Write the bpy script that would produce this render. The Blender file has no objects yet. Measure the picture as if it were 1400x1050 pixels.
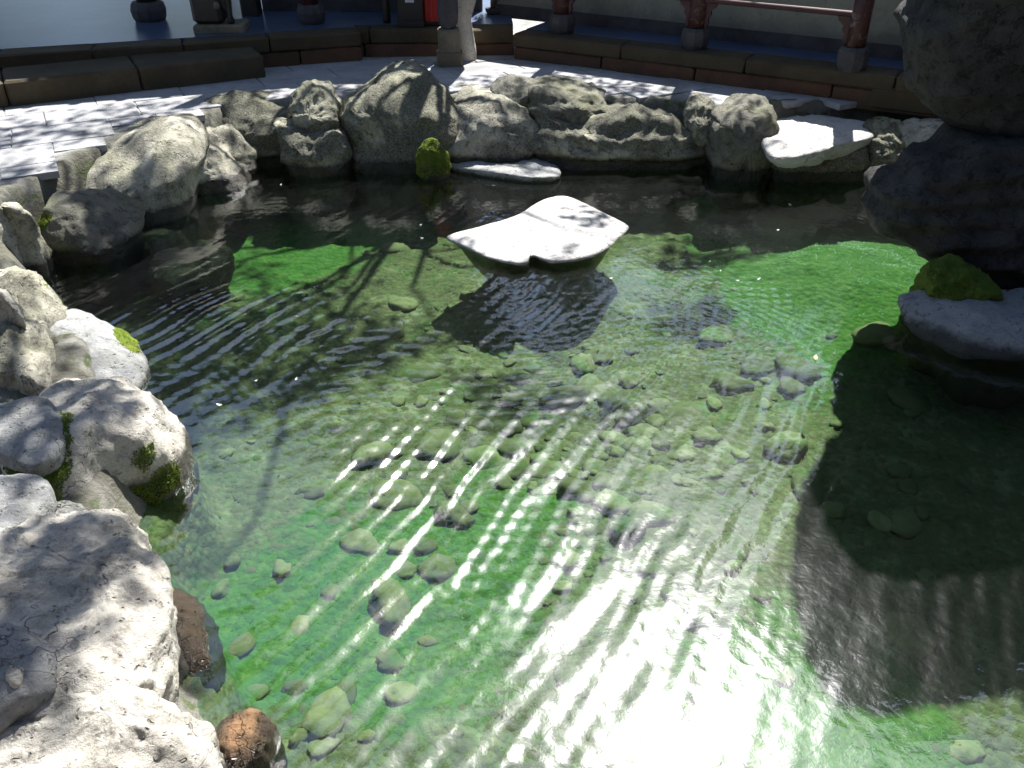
import bpy, math, random
import numpy as np
from mathutils import Vector, Matrix

random.seed(7); RNG = np.random.default_rng(7)
scene = bpy.context.scene
col = scene.collection

# ------------------------------------------------------------------ camera
CAM_H, PITCH, FPX = 2.05, math.radians(33.0), 1165.0       # water level is z = 0
cam_d = bpy.data.cameras.new('camera'); cam = bpy.data.objects.new('camera', cam_d); col.objects.link(cam)
cam_d.sensor_width = 36.0; cam_d.lens = 36.0 * FPX / 1400.0; cam_d.clip_end = 2000; cam_d.clip_start = 0.05
cam.location = (0, 0, CAM_H); cam.rotation_euler = (math.pi/2 - PITCH, 0, 0)
scene.camera = cam

# ------------------------------------------------------------------ light
SUN_EL, SUN_AZ = math.radians(54), math.radians(17)
S = Vector((math.cos(SUN_EL)*math.sin(SUN_AZ), math.cos(SUN_EL)*math.cos(SUN_AZ), math.sin(SUN_EL)))
world = bpy.data.worlds.new('World'); scene.world = world; world.use_nodes = True
wn = world.node_tree; wn.nodes.clear()
sky = wn.nodes.new('ShaderNodeTexSky'); sky.sky_type = 'NISHITA'; sky.sun_disc = False
sky.sun_elevation = SUN_EL; sky.sun_rotation = SUN_AZ; sky.dust_density = 1.0; sky.ozone_density = 3.0; sky.air_density = 1.0
bg = wn.nodes.new('ShaderNodeBackground'); bg.inputs['Strength'].default_value = 0.06
wo = wn.nodes.new('ShaderNodeOutputWorld')
wn.links.new(sky.outputs[0], bg.inputs[0]); wn.links.new(bg.outputs[0], wo.inputs[0])
sun_d = bpy.data.lights.new('sun', 'SUN'); sun_d.energy = 5.0; sun_d.angle = math.radians(0.55); sun_d.color = (1.0, 0.985, 0.955)
sun = bpy.data.objects.new('sun', sun_d); col.objects.link(sun)
sun.rotation_euler = S.to_track_quat('Z', 'Y').to_euler(); sun.location = S * 30
scene.view_settings.view_transform = 'Standard'; scene.view_settings.look = 'None'
scene.view_settings.gamma = 1.0; scene.view_settings.use_curve_mapping = False
scene.view_settings.exposure = 1.65
scene.render.engine = 'CYCLES'
scene.cycles.use_denoising = True
scene.cycles.max_bounces = 10; scene.cycles.transparent_max_bounces = 12
scene.cycles.sample_clamp_indirect = 6.0

# ------------------------------------------------------------------ pixel -> place
def ray(x, y):
    u = (x-700.0)/FPX; v = (525.0-y)/FPX
    return np.array([u, math.cos(PITCH)+v*math.sin(PITCH), -math.sin(PITCH)+v*math.cos(PITCH)])
def P(x, y, z=0.0):                         # where the sight line meets the level z
    d = ray(x, y); t = (z-CAM_H)/d[2]; return np.array([0, 0, CAM_H]) + d*t
def PY(x, y, Y):                            # where it meets the upright plane at distance Y
    d = ray(x, y); t = Y/d[1]; return np.array([0, 0, CAM_H]) + d*t

# ------------------------------------------------------------------ numpy noise
def _hash(ix, iy, iz, seed):
    h = (ix.astype(np.int64)*374761393 + iy.astype(np.int64)*668265263 + iz.astype(np.int64)*2147483647 + seed*1274126177) & 0xffffffff
    h = ((h ^ (h >> 13)) * 1274126177) & 0xffffffff
    h = (h ^ (h >> 16)) & 0xffffff
    return h/float(0xffffff)
def vnoise(p, seed=0):
    p = np.asarray(p, float); i = np.floor(p).astype(np.int64); f = p-i; f = f*f*f*(f*(f*6-15)+10)
    r = 0
    for dx in (0, 1):
        for dy in (0, 1):
            for dz in (0, 1):
                w = (f[:, 0] if dx else 1-f[:, 0])*(f[:, 1] if dy else 1-f[:, 1])*(f[:, 2] if dz else 1-f[:, 2])
                r = r + w*_hash(i[:, 0]+dx, i[:, 1]+dy, i[:, 2]+dz, seed)
    return r*2-1
def fbm(p, octs=4, seed=0, gain=0.5, ridged=False):
    p = np.asarray(p, float); a = 1.0; r = np.zeros(len(p)); n = 0
    for k in range(octs):
        v = vnoise(p*(2.03**k)+17.3*k, seed+k)
        r += a*(1-2*np.abs(v) if ridged else v); n += a; a *= gain
    return r/n
def sstep(a, b, x):
    t = np.clip((x-a)/(b-a), 0, 1); return t*t*(3-2*t)

# ------------------------------------------------------------------ object helpers
def tag(o, label=None, cat=None, group=None, kind=None):
    if label: o['label'] = label
    if cat: o['category'] = cat
    if group: o['group'] = group
    if kind: o['kind'] = kind
    return o
def mesh_obj(name, V, F, mat, parent=None, smooth=True):
    me = bpy.data.meshes.new(name)
    me.from_pydata([tuple(v) for v in np.asarray(V, float)], [], [tuple(int(k) for k in f) for f in F]); me.update()
    if smooth: me.polygons.foreach_set('use_smooth', [True]*len(me.polygons))
    if mat: me.materials.append(mat)
    o = bpy.data.objects.new(name, me); col.objects.link(o)
    if parent: o.parent = parent
    return o
def quads_obj(name, V, Q, mat, parent=None, smooth=True):     # fast path, numpy quads
    me = bpy.data.meshes.new(name); V = np.asarray(V, np.float32); Q = np.asarray(Q, np.int32); n = Q.shape[1]
    me.vertices.add(len(V)); me.vertices.foreach_set('co', V.ravel())
    me.loops.add(Q.size); me.loops.foreach_set('vertex_index', Q.ravel())
    me.polygons.add(len(Q)); me.polygons.foreach_set('loop_start', np.arange(0, Q.size, n, dtype=np.int32))
    me.polygons.foreach_set('use_smooth', np.full(len(Q), smooth)); me.update(calc_edges=True)
    if mat: me.materials.append(mat)
    o = bpy.data.objects.new(name, me); col.objects.link(o)
    if parent: o.parent = parent
    return o
def empty(name, loc, rz=0.0):
    o = bpy.data.objects.new(name, None); o.empty_display_size = .1; col.objects.link(o)
    o.location = tuple(loc); o.rotation_euler = (0, 0, rz); return o
def fattr(o, name, vals):
    a = o.data.attributes.new(name, 'FLOAT', 'POINT'); a.data.foreach_set('value', np.asarray(vals, np.float32))

class MB:
    """collects shapes for one mesh"""
    def __init__(s): s.V = []; s.F = []
    def add(s, V, F):
        b = len(s.V); s.V += [tuple(v) for v in V]; s.F += [tuple(b+i for i in f) for f in F]; return s
    def box(s, c, size, rz=0.0, bev=0.0, taper=1.0):
        x, y, z = [k/2 for k in size]; b = min(bev, x*.9, y*.9, z*.9)
        rings = [(-z, x-b, y-b), (-z+b, x, y), (z-b, x*taper, y*taper), (z, x*taper-b, y*taper-b)] if b > 0 else [(-z, x, y), (z, x*taper, y*taper)]
        V = []; co, si = math.cos(rz), math.sin(rz)
        for (h, a, d) in rings:
            q = min(b, .3*min(a, d)) if b > 0 else 0
            pts = [(-a+q, -d), (a-q, -d), (a, -d+q), (a, d-q), (a-q, d), (-a+q, d), (-a, d-q), (-a, -d+q)] if b > 0 else [(-a, -d), (a, -d), (a, d), (-a, d)]
            V += [(c[0]+px*co-py*si, c[1]+px*si+py*co, c[2]+h) for px, py in pts]
        n = 8 if b > 0 else 4; F = [tuple(range(n-1, -1, -1)), tuple(range((len(rings)-1)*n, len(rings)*n))]
        for r in range(len(rings)-1):
            for k in range(n): F.append((r*n+k, r*n+(k+1) % n, (r+1)*n+(k+1) % n, (r+1)*n+k))
        return s.add(V, F)
    def lathe(s, c, prof, n=20, ax=None):
        V = []; F = []
        for (r, h) in prof: V += [(c[0]+r*math.cos(2*math.pi*k/n), c[1]+r*math.sin(2*math.pi*k/n), c[2]+h) for k in range(n)]
        for r in range(len(prof)-1):
            for k in range(n): F.append((r*n+k, r*n+(k+1) % n, (r+1)*n+(k+1) % n, (r+1)*n+k))
        F += [tuple(range(n-1, -1, -1)), tuple(range((len(prof)-1)*n, len(prof)*n))]
        return s.add(V, F)
    def tube(s, pts, rad, n=8):
        pts = [Vector(p) for p in pts]; V = []; F = []
        for i, p in enumerate(pts):
            d = (pts[min(i+1, len(pts)-1)]-pts[max(i-1, 0)]).normalized()
            a = d.orthogonal().normalized() if i == 0 else (a - d*a.dot(d)).normalized()
            b = d.cross(a); r = rad[i] if hasattr(rad, '__len__') else rad
            V += [p+(a*math.cos(2*math.pi*k/n)+b*math.sin(2*math.pi*k/n))*r for k in range(n)]
        for i in range(len(pts)-1):
            for k in range(n): F.append((i*n+k, i*n+(k+1) % n, (i+1)*n+(k+1) % n, (i+1)*n+k))
        F += [tuple(range(n-1, -1, -1)), tuple(range((len(pts)-1)*n, len(pts)*n))]
        return s.add(V, F)
    def prism(s, poly, axis_o, ax_u, ax_v, ax_w, thick):   # polygon in the (u, v) plane, thickness along w
        o, u, v, w = [np.array(q, float) for q in (axis_o, ax_u, ax_v, ax_w)]; n = len(poly)
        V = [o+u*a+v*b-w*thick/2 for a, b in poly]+[o+u*a+v*b+w*thick/2 for a, b in poly]
        F = [tuple(range(n-1, -1, -1)), tuple(range(n, 2*n))]+[(k, (k+1) % n, n+(k+1) % n, n+k) for k in range(n)]
        return s.add(V, F)
    def build(s, name, mat, parent=None, smooth=False): return mesh_obj(name, s.V, s.F, mat, parent, smooth)

# ------------------------------------------------------------------ materials
class N:
    def __init__(s, name):
        s.m = bpy.data.materials.new(name); s.m.use_nodes = True; s.t = s.m.node_tree; s.t.nodes.clear()
        s.out = s.t.nodes.new('ShaderNodeOutputMaterial')
        s.pos = s.t.nodes.new('ShaderNodeNewGeometry').outputs['Position']
    def n(s, kind, **kw):
        nd = s.t.nodes.new(kind)
        for k, v in kw.items():
            if k.startswith('i_'): s.set(nd.inputs[k[2:].replace('_', ' ')], v)
            else: setattr(nd, k, v)
        return nd
    def set(s, inp, v):
        if isinstance(v, bpy.types.NodeSocket): s.t.links.new(v, inp)
        elif isinstance(v, (tuple, list)) and len(v) == 3 and inp.type == 'RGBA': inp.default_value = (*v, 1)
        else: inp.default_value = v
    def noise(s, scale, detail=6, rough=.6, dist=0.0, vec=None):
        nd = s.n('ShaderNodeTexNoise', i_Scale=scale, i_Detail=detail, i_Roughness=rough, i_Distortion=dist); s.set(nd.inputs['Vector'], vec or s.pos); return nd.outputs[0]
    def ramp(s, fac, stops):
        nd = s.n('ShaderNodeValToRGB'); s.set(nd.inputs[0], fac); e = nd.color_ramp.elements
        while len(e) < len(stops): e.new(.5)
        for k, (p, c) in enumerate(stops): e[k].position = p; e[k].color = (*c, 1) if len(c) == 3 else c
        return nd.outputs[0]
    def rng(s, v, a, b, c=0.0, d=1.0):
        nd = s.n('ShaderNodeMapRange', interpolation_type='SMOOTHSTEP'); 
        for i, q in enumerate((v, a, b, c, d)): s.set(nd.inputs[i], q)
        return nd.outputs[0]
    def mix(s, f, a, b, mode='MIX'):
        nd = s.n('ShaderNodeMix', data_type='RGBA', blend_type=mode); s.set(nd.inputs[0], f); s.set(nd.inputs[6], a); s.set(nd.inputs[7], b); return nd.outputs[2]
    def math(s, op, a, b=0.0):
        nd = s.n('ShaderNodeMath', operation=op); s.set(nd.inputs[0], a); s.set(nd.inputs[1], b); return nd.outputs[0]
    def attr(s, name): return s.n('ShaderNodeAttribute', attribute_name=name).outputs['Fac']
    def z(s, vec=None):
        nd = s.n('ShaderNodeSeparateXYZ'); s.set(nd.inputs[0], vec or s.pos); return nd.outputs[2]
    def rand(s): return s.n('ShaderNodeObjectInfo').outputs['Random']
    def bump(s, h, strength=.5, dist=.02):
        nd = s.n('ShaderNodeBump', i_Strength=strength, i_Distance=dist); s.set(nd.inputs['Height'], h); return nd.outputs[0]
    def bsdf(s, color, rough=.8, bump=None, spec=.4, **kw):
        nd = s.n('ShaderNodeBsdfPrincipled'); s.set(nd.inputs['Base Color'], color); s.set(nd.inputs['Roughness'], rough)
        s.set(nd.inputs['Specular IOR Level'], spec)
        if bump: s.set(nd.inputs['Normal'], bump)
        for k, v in kw.items(): s.set(nd.inputs[k.replace('_', ' ')], v)
        s.t.links.new(nd.outputs[0], s.out.inputs[0]); return s.m

def rock_mat(name, a, b, dark, speck=.5, wetz=.07, streak=True, rough=.85, dirt=.55, spec=.3, olive=1.0, cracks=.4):
    m = N(name)
    n1 = m.noise(3.2, 8, .65, .4); n2 = m.noise(17, 9, .75, .3); n3 = m.noise(75, 6, .75); n4 = m.noise(1.6, 5, .6, .8)
    c = m.ramp(n1, [(.30, a), (.70, b)])
    c = m.mix(m.rng(n2, .50, .62, 0, speck), c, dark)
    pv = m.n('ShaderNodeTexVoronoi', i_Scale=30.0, i_Randomness=1.0); pw = m.n('ShaderNodeVectorMath', operation='ADD'); m.set(pw.inputs[0], m.pos); pn = m.n('ShaderNodeTexNoise', i_Scale=16.0, i_Detail=3.0); m.set(pn.inputs['Vector'], m.pos); ps = m.n('ShaderNodeVectorMath', operation='SCALE'); m.set(ps.inputs[0], pn.outputs[1]); ps.inputs['Scale'].default_value = .14; m.set(pw.inputs[1], ps.outputs[0]); m.set(pv.inputs['Vector'], pw.outputs[0])
    pit = m.math('MULTIPLY', m.rng(pv.outputs['Distance'], .05, .34, 1, 0), m.rng(n2, .44, .58, .0, .8)); c = m.mix(m.math('MULTIPLY', pit, .7), c, tuple(q*.6 for q in dark))
    c = m.mix(m.rng(m.noise(2.6, 6, .65, .7), .48, .66, 0, .55*olive), c, (.13, .135, .055))
    c = m.mix(m.rng(n4, dirt, dirt+.12, 0, .8), c, dark)
    mp = m.n('ShaderNodeMapping'); m.set(mp.inputs[0], m.pos); mp.inputs['Scale'].default_value = (9, 9, 1.2)
    if streak: c = m.mix(m.rng(m.noise(1.4, 4, .6, .2, mp.outputs[0]), .52, .72, 0, .6), c, dark)
    c = m.mix(m.rng(n3, .35, .75, 0, .28), c, tuple(min(1, q*1.7) for q in b))
    vor = m.n('ShaderNodeTexVoronoi', feature='DISTANCE_TO_EDGE', i_Scale=3.1)
    wv = m.n('ShaderNodeVectorMath', operation='ADD'); m.set(wv.inputs[0], m.pos)
    nn = m.n('ShaderNodeTexNoise', i_Scale=4.0, i_Detail=4.0); m.set(nn.inputs['Vector'], m.pos); m.set(wv.inputs[1], nn.outputs[1]); m.set(vor.inputs['Vector'], wv.outputs[0])
    crack = m.rng(vor.outputs[0], 0.0, .014, 1, 0)
    crack = m.math('MULTIPLY', crack, m.rng(m.noise(1.9, 3), .54, .64))
    c = m.mix(m.math('MULTIPLY', crack, cracks), c, tuple(q*.35 for q in dark))
    mo = m.attr('moss')
    mc = m.ramp(m.noise(30, 5, .7), [(.3, (.035, .07, .008)), (.55, (.085, .14, .015)), (.75, (.17, .20, .03))])
    c = m.mix(m.rng(mo, .35, .6), c, mc)
    wet = m.rng(m.math('ADD', m.z(), m.math('MULTIPLY', n2, -.06)), wetz-.03, wetz+.015, 1, 0)
    c = m.mix(wet, c, m.mix(.9, c, (.022, .02, .014)))
    h = m.math('ADD', m.math('MULTIPLY', n2, .6), m.math('ADD', m.math('MULTIPLY', n3, .35), m.math('ADD', m.math('MULTIPLY', crack, -.5), m.math('MULTIPLY', pit, -.5))))
    r = m.rng(wet, 0, 1, rough, .25)
    return m.bsdf(c, r, m.bump(h, 1.0, .024), spec)

M = {}
M['lime'] = rock_mat('limestone', (.24, .225, .165), (.44, .415, .34), (.045, .043, .027), .8, dirt=.47)
M['mossy_lime'] = rock_mat('weathered_limestone', (.17, .165, .105), (.40, .38, .29), (.022, .023, .014), .95, dirt=.39)
M['dark'] = rock_mat('dark_rock', (.055, .056, .042), (.18, .17, .135), (.02, .02, .017), .7)
M['slate'] = rock_mat('slate', (.19, .19, .19), (.30, .30, .29), (.10, .095, .085), .45, streak=False, dirt=.6, olive=.5)
M['boulder'] = rock_mat('pale_boulder', (.36, .33, .28), (.50, .47, .41), (.12, .10, .08), .55, streak=False, dirt=.56, olive=.4, cracks=.6)
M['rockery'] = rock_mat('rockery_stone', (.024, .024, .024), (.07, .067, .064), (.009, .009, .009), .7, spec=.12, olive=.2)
M['pale'] = rock_mat('pale_slab', (.36, .35, .33), (.48, .46, .43), (.15, .14, .12), .3, streak=False, dirt=.66, olive=.15)
M['pale_low'] = rock_mat('pale_low_slab', (.38, .37, .35), (.50, .48, .45), (.17, .16, .14), .3, .018, False, dirt=.68, olive=.1)
M['slate_low'] = rock_mat('low_slate', (.20, .20, .20), (.31, .31, .30), (.10, .095, .085), .4, .005, False, dirt=.62, olive=.4)
M['brown'] = rock_mat('brown_stone', (.17, .085, .04), (.28, .16, .085), (.06, .03, .016), .6, .07, False, .35, cracks=0, olive=.3)

def simple(name, a, b, rough=.7, scale=6, bump=.4, dist=.008, spec=.4, extra=None):
    m = N(name); n1 = m.noise(scale, 7, .65, .3); n2 = m.noise(scale*9, 5, .7)
    c = m.ramp(n1, [(.3, a), (.7, b)]); c = m.mix(m.rng(n2, .45, .75, 0, .35), c, tuple(q*.5 for q in a))
    if extra: c = extra(m, c)
    return m.bsdf(c, rough, m.bump(m.math('ADD', n1, m.math('MULTIPLY', n2, .5)), bump, dist), spec)

# pool bed: sandy mud, small gravel, green algae film where the attribute says it grows
def bed_mat():
    m = N('pool_bed'); n1 = m.noise(5, 7, .65, .5); n2 = m.noise(38, 5, .7)
    vor = m.n('ShaderNodeTexVoronoi', i_Scale=26.0, i_Randomness=1.0); m.set(vor.inputs['Vector'], m.pos)
    c = m.ramp(n1, [(.3, (.06, .056, .03)), (.5, (.14, .125, .068)), (.72, (.28, .25, .155))])
    c = m.mix(.18, c, m.mix(1.0, c, vor.outputs['Color'], 'MULTIPLY')); c = m.mix(.18, c, m.ramp(vor.outputs['Distance'], [(.0, (.36, .33, .23)), (.6, (.09, .085, .05))]))
    g = m.ramp(m.noise(9, 6, .7, 1.2), [(.3, (.03, .075, .015)), (.5, (.06, .14, .03)), (.72, (.13, .18, .05))])
    al = m.math('ADD', m.attr('algae'), m.math('MULTIPLY', m.math('SUBTRACT', m.noise(4.5, 8, .72, 1.0), .5), 2.2))
    c = m.mix(m.rng(al, .22, .85, 0, .92), c, g)
    h = m.math('ADD', m.math('MULTIPLY', vor.outputs['Distance'], -1.0), n2)
    return m.bsdf(c, .9, m.bump(h, .8, .015), .1)
M['bed'] = bed_mat()
def stain(m, c):
    c = m.mix(m.rng(m.noise(1.3, 6, .65, .6), .48, .66, 0, .55), c, (.12, .115, .10)); return c
def rim_dirt(m, c):
    c = stain(m, c); n_ = m.noise(4, 7, .7, .6); r = m.attr('rim')
    c = m.mix(m.math('MULTIPLY', r, m.rng(n_, .3, .6, .45, .95)), c, (.10, .095, .07))
    return m.mix(m.math('MULTIPLY', r, m.rng(m.noise(6, 6, .7, .5), .52, .62, 0, .8)), c, (.05, .075, .015))
M['mortar'] = simple('mortar_ground', (.24, .235, .22), (.36, .35, .33), .9, 5, .9, .03, .2, rim_dirt)
def paver_extra(m, c):
    r = m.rand(); c = m.mix(m.rng(r, 0, 1, 0, .35), c, (.22, .22, .23)); return stain(m, c)
M['paving'] = simple('paving_stone', (.24, .24, .25), (.36, .355, .35), .85, 5, .8, .012, .3, paver_extra)
def kerb_extra(m, c):
    c = m.mix(m.rng(m.rand(), 0, 1, 0, .4), c, (.07, .045, .025)); return m.mix(m.rng(m.noise(2.2, 6, .7, .5), .5, .68, 0, .6), c, (.05, .045, .03))
M['kerb'] = simple('kerb_sandstone', (.042, .034, .02), (.085, .067, .04), .85, 4, .6, .012, .25, kerb_extra)
M['kerb_red'] = simple('kerb_red_stone', (.08, .04, .025), (.13, .07, .045), .85, 4, .6, .012, .25, kerb_extra)
M['floor'] = simple('sky_tinted_floor', (.045, .07, .13), (.085, .12, .20), .3, 2.5, .15, .004, .6)  # blue of the reflected sky put into the floor's base colour
def wall_extra(m, c):
    z = m.z(); low = m.rng(m.math('ADD', z, m.math('MULTIPLY', m.noise(5, 6, .7), -.35)), .52, .66, 1, 0)
    c = m.mix(m.math('MULTIPLY', low, .75), c, (.13, .13, .12))
    return m.mix(m.rng(m.noise(4, 6, .75, .8), .60, .70, 0, .7), c, (.17, .175, .165))
M['plaster'] = simple('plaster', (.20, .205, .17), (.28, .28, .225), .9, 3, .4, .008, .2, wall_extra)
M['red_wood'] = simple('red_painted_wood', (.035, .011, .010), (.065, .02, .017), .55, 9, .5, .006, .4, lambda m, c: m.mix(m.rng(m.noise(11, 6, .7, 1), .54, .66, 0, .8), c, (.2, .15, .13)))
M['rail_wood'] = simple('dark_red_wood', (.04, .010, .012), (.07, .02, .02), .5, 9, .4, .004, .4)
M['base_stone'] = simple('dark_base_stone', (.035, .034, .038), (.075, .07, .075), .7, 8, .6, .01, .3)
M['black_wood'] = simple('black_wood', (.012, .011, .010), (.035, .028, .022), .45, 12, .4, .004, .4)
M['plinth'] = simple('plinth_stone', (.14, .125, .09), (.24, .21, .15), .85, 5, .6, .012, .2, kerb_extra)
M['white_bark'] = simple('limewashed_bark', (.40, .36, .29), (.62, .58, .50), .9, 7, .9, .02, .2, lambda m, c: m.mix(m.rng(m.noise(9, 6, .7, 1), .56, .68, 0, .8), c, (.14, .10, .07)))
M['bark'] = simple('bark', (.06, .045, .03), (.13, .10, .07), .9, 9, 1, .03, .2)
M['red_paint'] = simple('red_paint', (.30, .012, .012), (.42, .02, .02), .4, 5, .1, .002, .4)
M['black_paint'] = simple('black_paint', (.008, .008, .01), (.02, .02, .022), .4, 6, .2, .002, .4)
M['label_plate'] = simple('grey_plate', (.35, .38, .42), (.55, .58, .60), .4, 20, .1, .002, .4)
M['rooftile'] = simple('roof_tile', (.06, .06, .062), (.12, .12, .12), .85, 6, .5, .01, .3)
M['moss'] = simple('moss', (.05, .085, .010), (.16, .19, .03), .95, 14, .4, .004, .1)
def leaf_mat(name, a, b, tr):
    m = N(name); c = m.ramp(m.noise(1.7, 3), [(.3, a), (.7, b)])
    d = m.n('ShaderNodeBsdfPrincipled'); m.set(d.inputs['Base Color'], c); d.inputs['Roughness'].default_value = .5
    t = m.n('ShaderNodeBsdfTranslucent'); m.set(t.inputs[0], m.mix(.5, c, (.10, .16, .02)))
    x = m.n('ShaderNodeMixShader'); x.inputs[0].default_value = tr
    m.t.links.new(d.outputs[0], x.inputs[1]); m.t.links.new(t.outputs[0], x.inputs[2]); m.t.links.new(x.outputs[0], m.out.inputs[0]); return m.m
M['leaf'] = leaf_mat('leaf', (.03, .06, .012), (.07, .115, .02), .3)
M['dry_leaf'] = leaf_mat('fallen_leaf', (.22, .12, .03), (.38, .26, .10), .2)
M['petal'] = leaf_mat('pale_petal', (.6, .58, .5), (.75, .72, .66), .2)
M['algae'] = leaf_mat('algae', (.025, .085, .02), (.075, .17, .035), .3)

def water_mat():
    m = N('water')
    hn = m.noise(26, 3, .5, .3); hb = m.bump(hn, .10, .010)
    lw = m.n('ShaderNodeLayerWeight'); lw.inputs[0].default_value = .5; m.set(lw.inputs['Normal'], hb)
    fr = m.math('ADD', m.math('MULTIPLY', m.math('POWER', lw.outputs['Facing'], 4.0), .88), .12)      # Schlick reflectance, the same from both sides
    tr = m.n('ShaderNodeBsdfTransparent'); tr.inputs[0].default_value = (.63, .82, .67, 1)
    gl = m.n('ShaderNodeBsdfGlossy'); gl.inputs[0].default_value = (1, 1, 1, 1); gl.inputs['Roughness'].default_value = .03; m.set(gl.inputs['Normal'], hb)
    g2 = m.n('ShaderNodeBsdfGlossy'); g2.inputs['Roughness'].default_value = .15; m.set(g2.inputs['Normal'], hb)   # unresolved micro-ripples
    gm = m.n('ShaderNodeMixShader'); gm.inputs[0].default_value = .22; m.t.links.new(gl.outputs[0], gm.inputs[1]); m.t.links.new(g2.outputs[0], gm.inputs[2])
    x = m.n('ShaderNodeMixShader'); m.set(x.inputs[0], fr)
    m.t.links.new(tr.outputs[0], x.inputs[1]); m.t.links.new(gm.outputs[0], x.inputs[2]); m.t.links.new(x.outputs[0], m.out.inputs[0]); return m.m
M['water'] = water_mat()

# ------------------------------------------------------------------ the pool outline (level z = 0)
edge_px = [(305, 1085), (288, 980), (262, 900), (215, 800), (190, 745), (210, 690), (235, 650), (225, 605), (170, 545), (165, 500), (120, 450), (70, 405),
           (45, 365), (110, 325), (150, 300), (215, 268), (245, 250), (310, 238), (335, 222), (400, 214), (470, 210), (520, 208), (600, 210), (660, 206), (735, 208),
           (800, 212), (900, 215), (985, 222), (1060, 220), (1180, 216), (1260, 212), (1330, 205)]
out2 = [tuple(P(x, y, 0)[:2]) for x, y in edge_px] + [(3.3, 5.5), (3.75, 4.4), (3.6, 3.0), (3.0, 1.7), (2.0, 1.0), (.6, .75), (-.35, .9)]
OUT = np.array(out2)
def sdist(X, Y):                            # > 0 inside the pool
    q = np.stack([X, Y], -1); n = len(OUT); d = np.full(len(q), 1e9); ins = np.zeros(len(q), bool)
    for k in range(n):
        a, b = OUT[k], OUT[(k+1) % n]; e = b-a; w = q-a
        t = np.clip((w@e)/(e@e), 0, 1); d = np.minimum(d, np.hypot(*(w-t[:, None]*e).T))
        c = ((a[1] > q[:, 1]) != (b[1] > q[:, 1])) & (q[:, 0] < (b[0]-a[0])*(q[:, 1]-a[1])/(b[1]-a[1]+1e-12)+a[0])
        ins ^= c
    return np.where(ins, d, -d)
BED = -.36; GZ = .390
def ground_z(X, Y):
    d = sdist(X, Y); p = np.stack([X, Y, 0*X], -1)
    zin = BED + (-.02-BED)*(1-sstep(0, .16, d)) + .035*fbm(p*2.2, 4, 3) + .018*fbm(p*9, 3, 5)
    zin += .17*np.exp(-(((X-.22)/.5)**2+((Y-4.75)/.35)**2)) + .17*np.exp(-(((X-2.0)/.75)**2+((Y-4.75)/.8)**2)) + .09*np.exp(-(((X-.55)/.6)**2+((Y-2.75)/.55)**2)) + .10*np.exp(-(((X+1.9)/.5)**2+((Y-4.4)/.4)**2))
    low = (1-sstep(3.7, 4.4, Y))*(1-sstep(.8, 1.3, -d))*(X < 0); tgt = GZ-.20*low
    zout = -.02 + (tgt+.02)*sstep(0, .14, -d) + .03*fbm(p*6, 4, 9)*sstep(0, .1, -d)*(1-sstep(.12, .3, -d))
    return np.where(d > 0, zin, zout), d
def gz(x, y): return float(ground_z(np.array([float(x)]), np.array([float(y)]))[0][0])

xs = np.concatenate([[-400, -120, -40, -15, -8], np.arange(-5, 5.001, .035), [8, 15, 40, 120, 400]])
ys = np.concatenate([[-400, -120, -40, -12, -4, -1.5], np.arange(0, 7.6, .035), [8.5, 10, 14, 25, 60, 150, 400]])
GX, GY = np.meshgrid(xs, ys, indexing='ij'); gx, gy = GX.ravel(), GY.ravel(); gzv, gd = ground_z(gx, gy)
nx, ny = len(xs), len(ys); I = np.arange(nx*ny).reshape(nx, ny)
Q = np.stack([I[:-1, :-1], I[1:, :-1], I[1:, 1:], I[:-1, 1:]], -1).reshape(-1, 4)
inside = (gd[Q] > -.03).all(1)
def sub(V, Q):
    u, inv = np.unique(Q, return_inverse=True); return V[u], inv.reshape(Q.shape), u
V = np.stack([gx, gy, gzv], -1)
v, q, u = sub(V, Q[~inside]); g_o = quads_obj('ground', v, q, M['mortar']); tag(g_o, kind='structure'); fattr(g_o, 'rim', 1-sstep(.12, np.where(gy[u] < 4.6, 1.2, .3), -gd[u]))
v, q, ub = sub(V, Q[inside]); bed = quads_obj('pool_bed', v, q, M['bed']); tag(bed, kind='structure')
# algae: where it grows on the bed
alg_px = [(1130, 300, .40, 1.0), (1200, 360, .40, 1.1), (1080, 400, .42, 1.0), (1150, 450, .30, .9), (950, 290, .35, .75), (900, 260, .3, .7), (1100, 530, .2, .55),
          (640, 760, .22, .8), (560, 820, .22, .85), (480, 870, .22, .85), (440, 720, .2, .6), (330, 830, .16, .7), (600, 900, .2, .7), (360, 920, .15, .6), (640, 540, .2, .25),
          (350, 330, .35, .75), (450, 300, .4, .8), (520, 280, .4, .75), (290, 350, .25, .6), (400, 360, .3, .6), (300, 400, .25, .5), (1090, 890, .16, .7), (1060, 980, .2, .8), (1140, 960, .2, .7), (1210, 1010, .2, .6),
          (620, 270, .3, .6), (350, 460, .25, .3), (800, 720, .2, .35), (680, 700, .15, .5)]
def algae_at(X, Y):
    a = np.zeros(len(X))
    for (px, py, r, s) in alg_px:
        c = P(px, py, BED); r = r*1.6; a += s*np.exp(-(((X-c[0])**2+(Y-c[1])**2)/(r*r)))
    return np.clip(a, 0, 1.15)
fattr(bed, 'algae', algae_at(gx[ub], gy[ub]))

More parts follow.
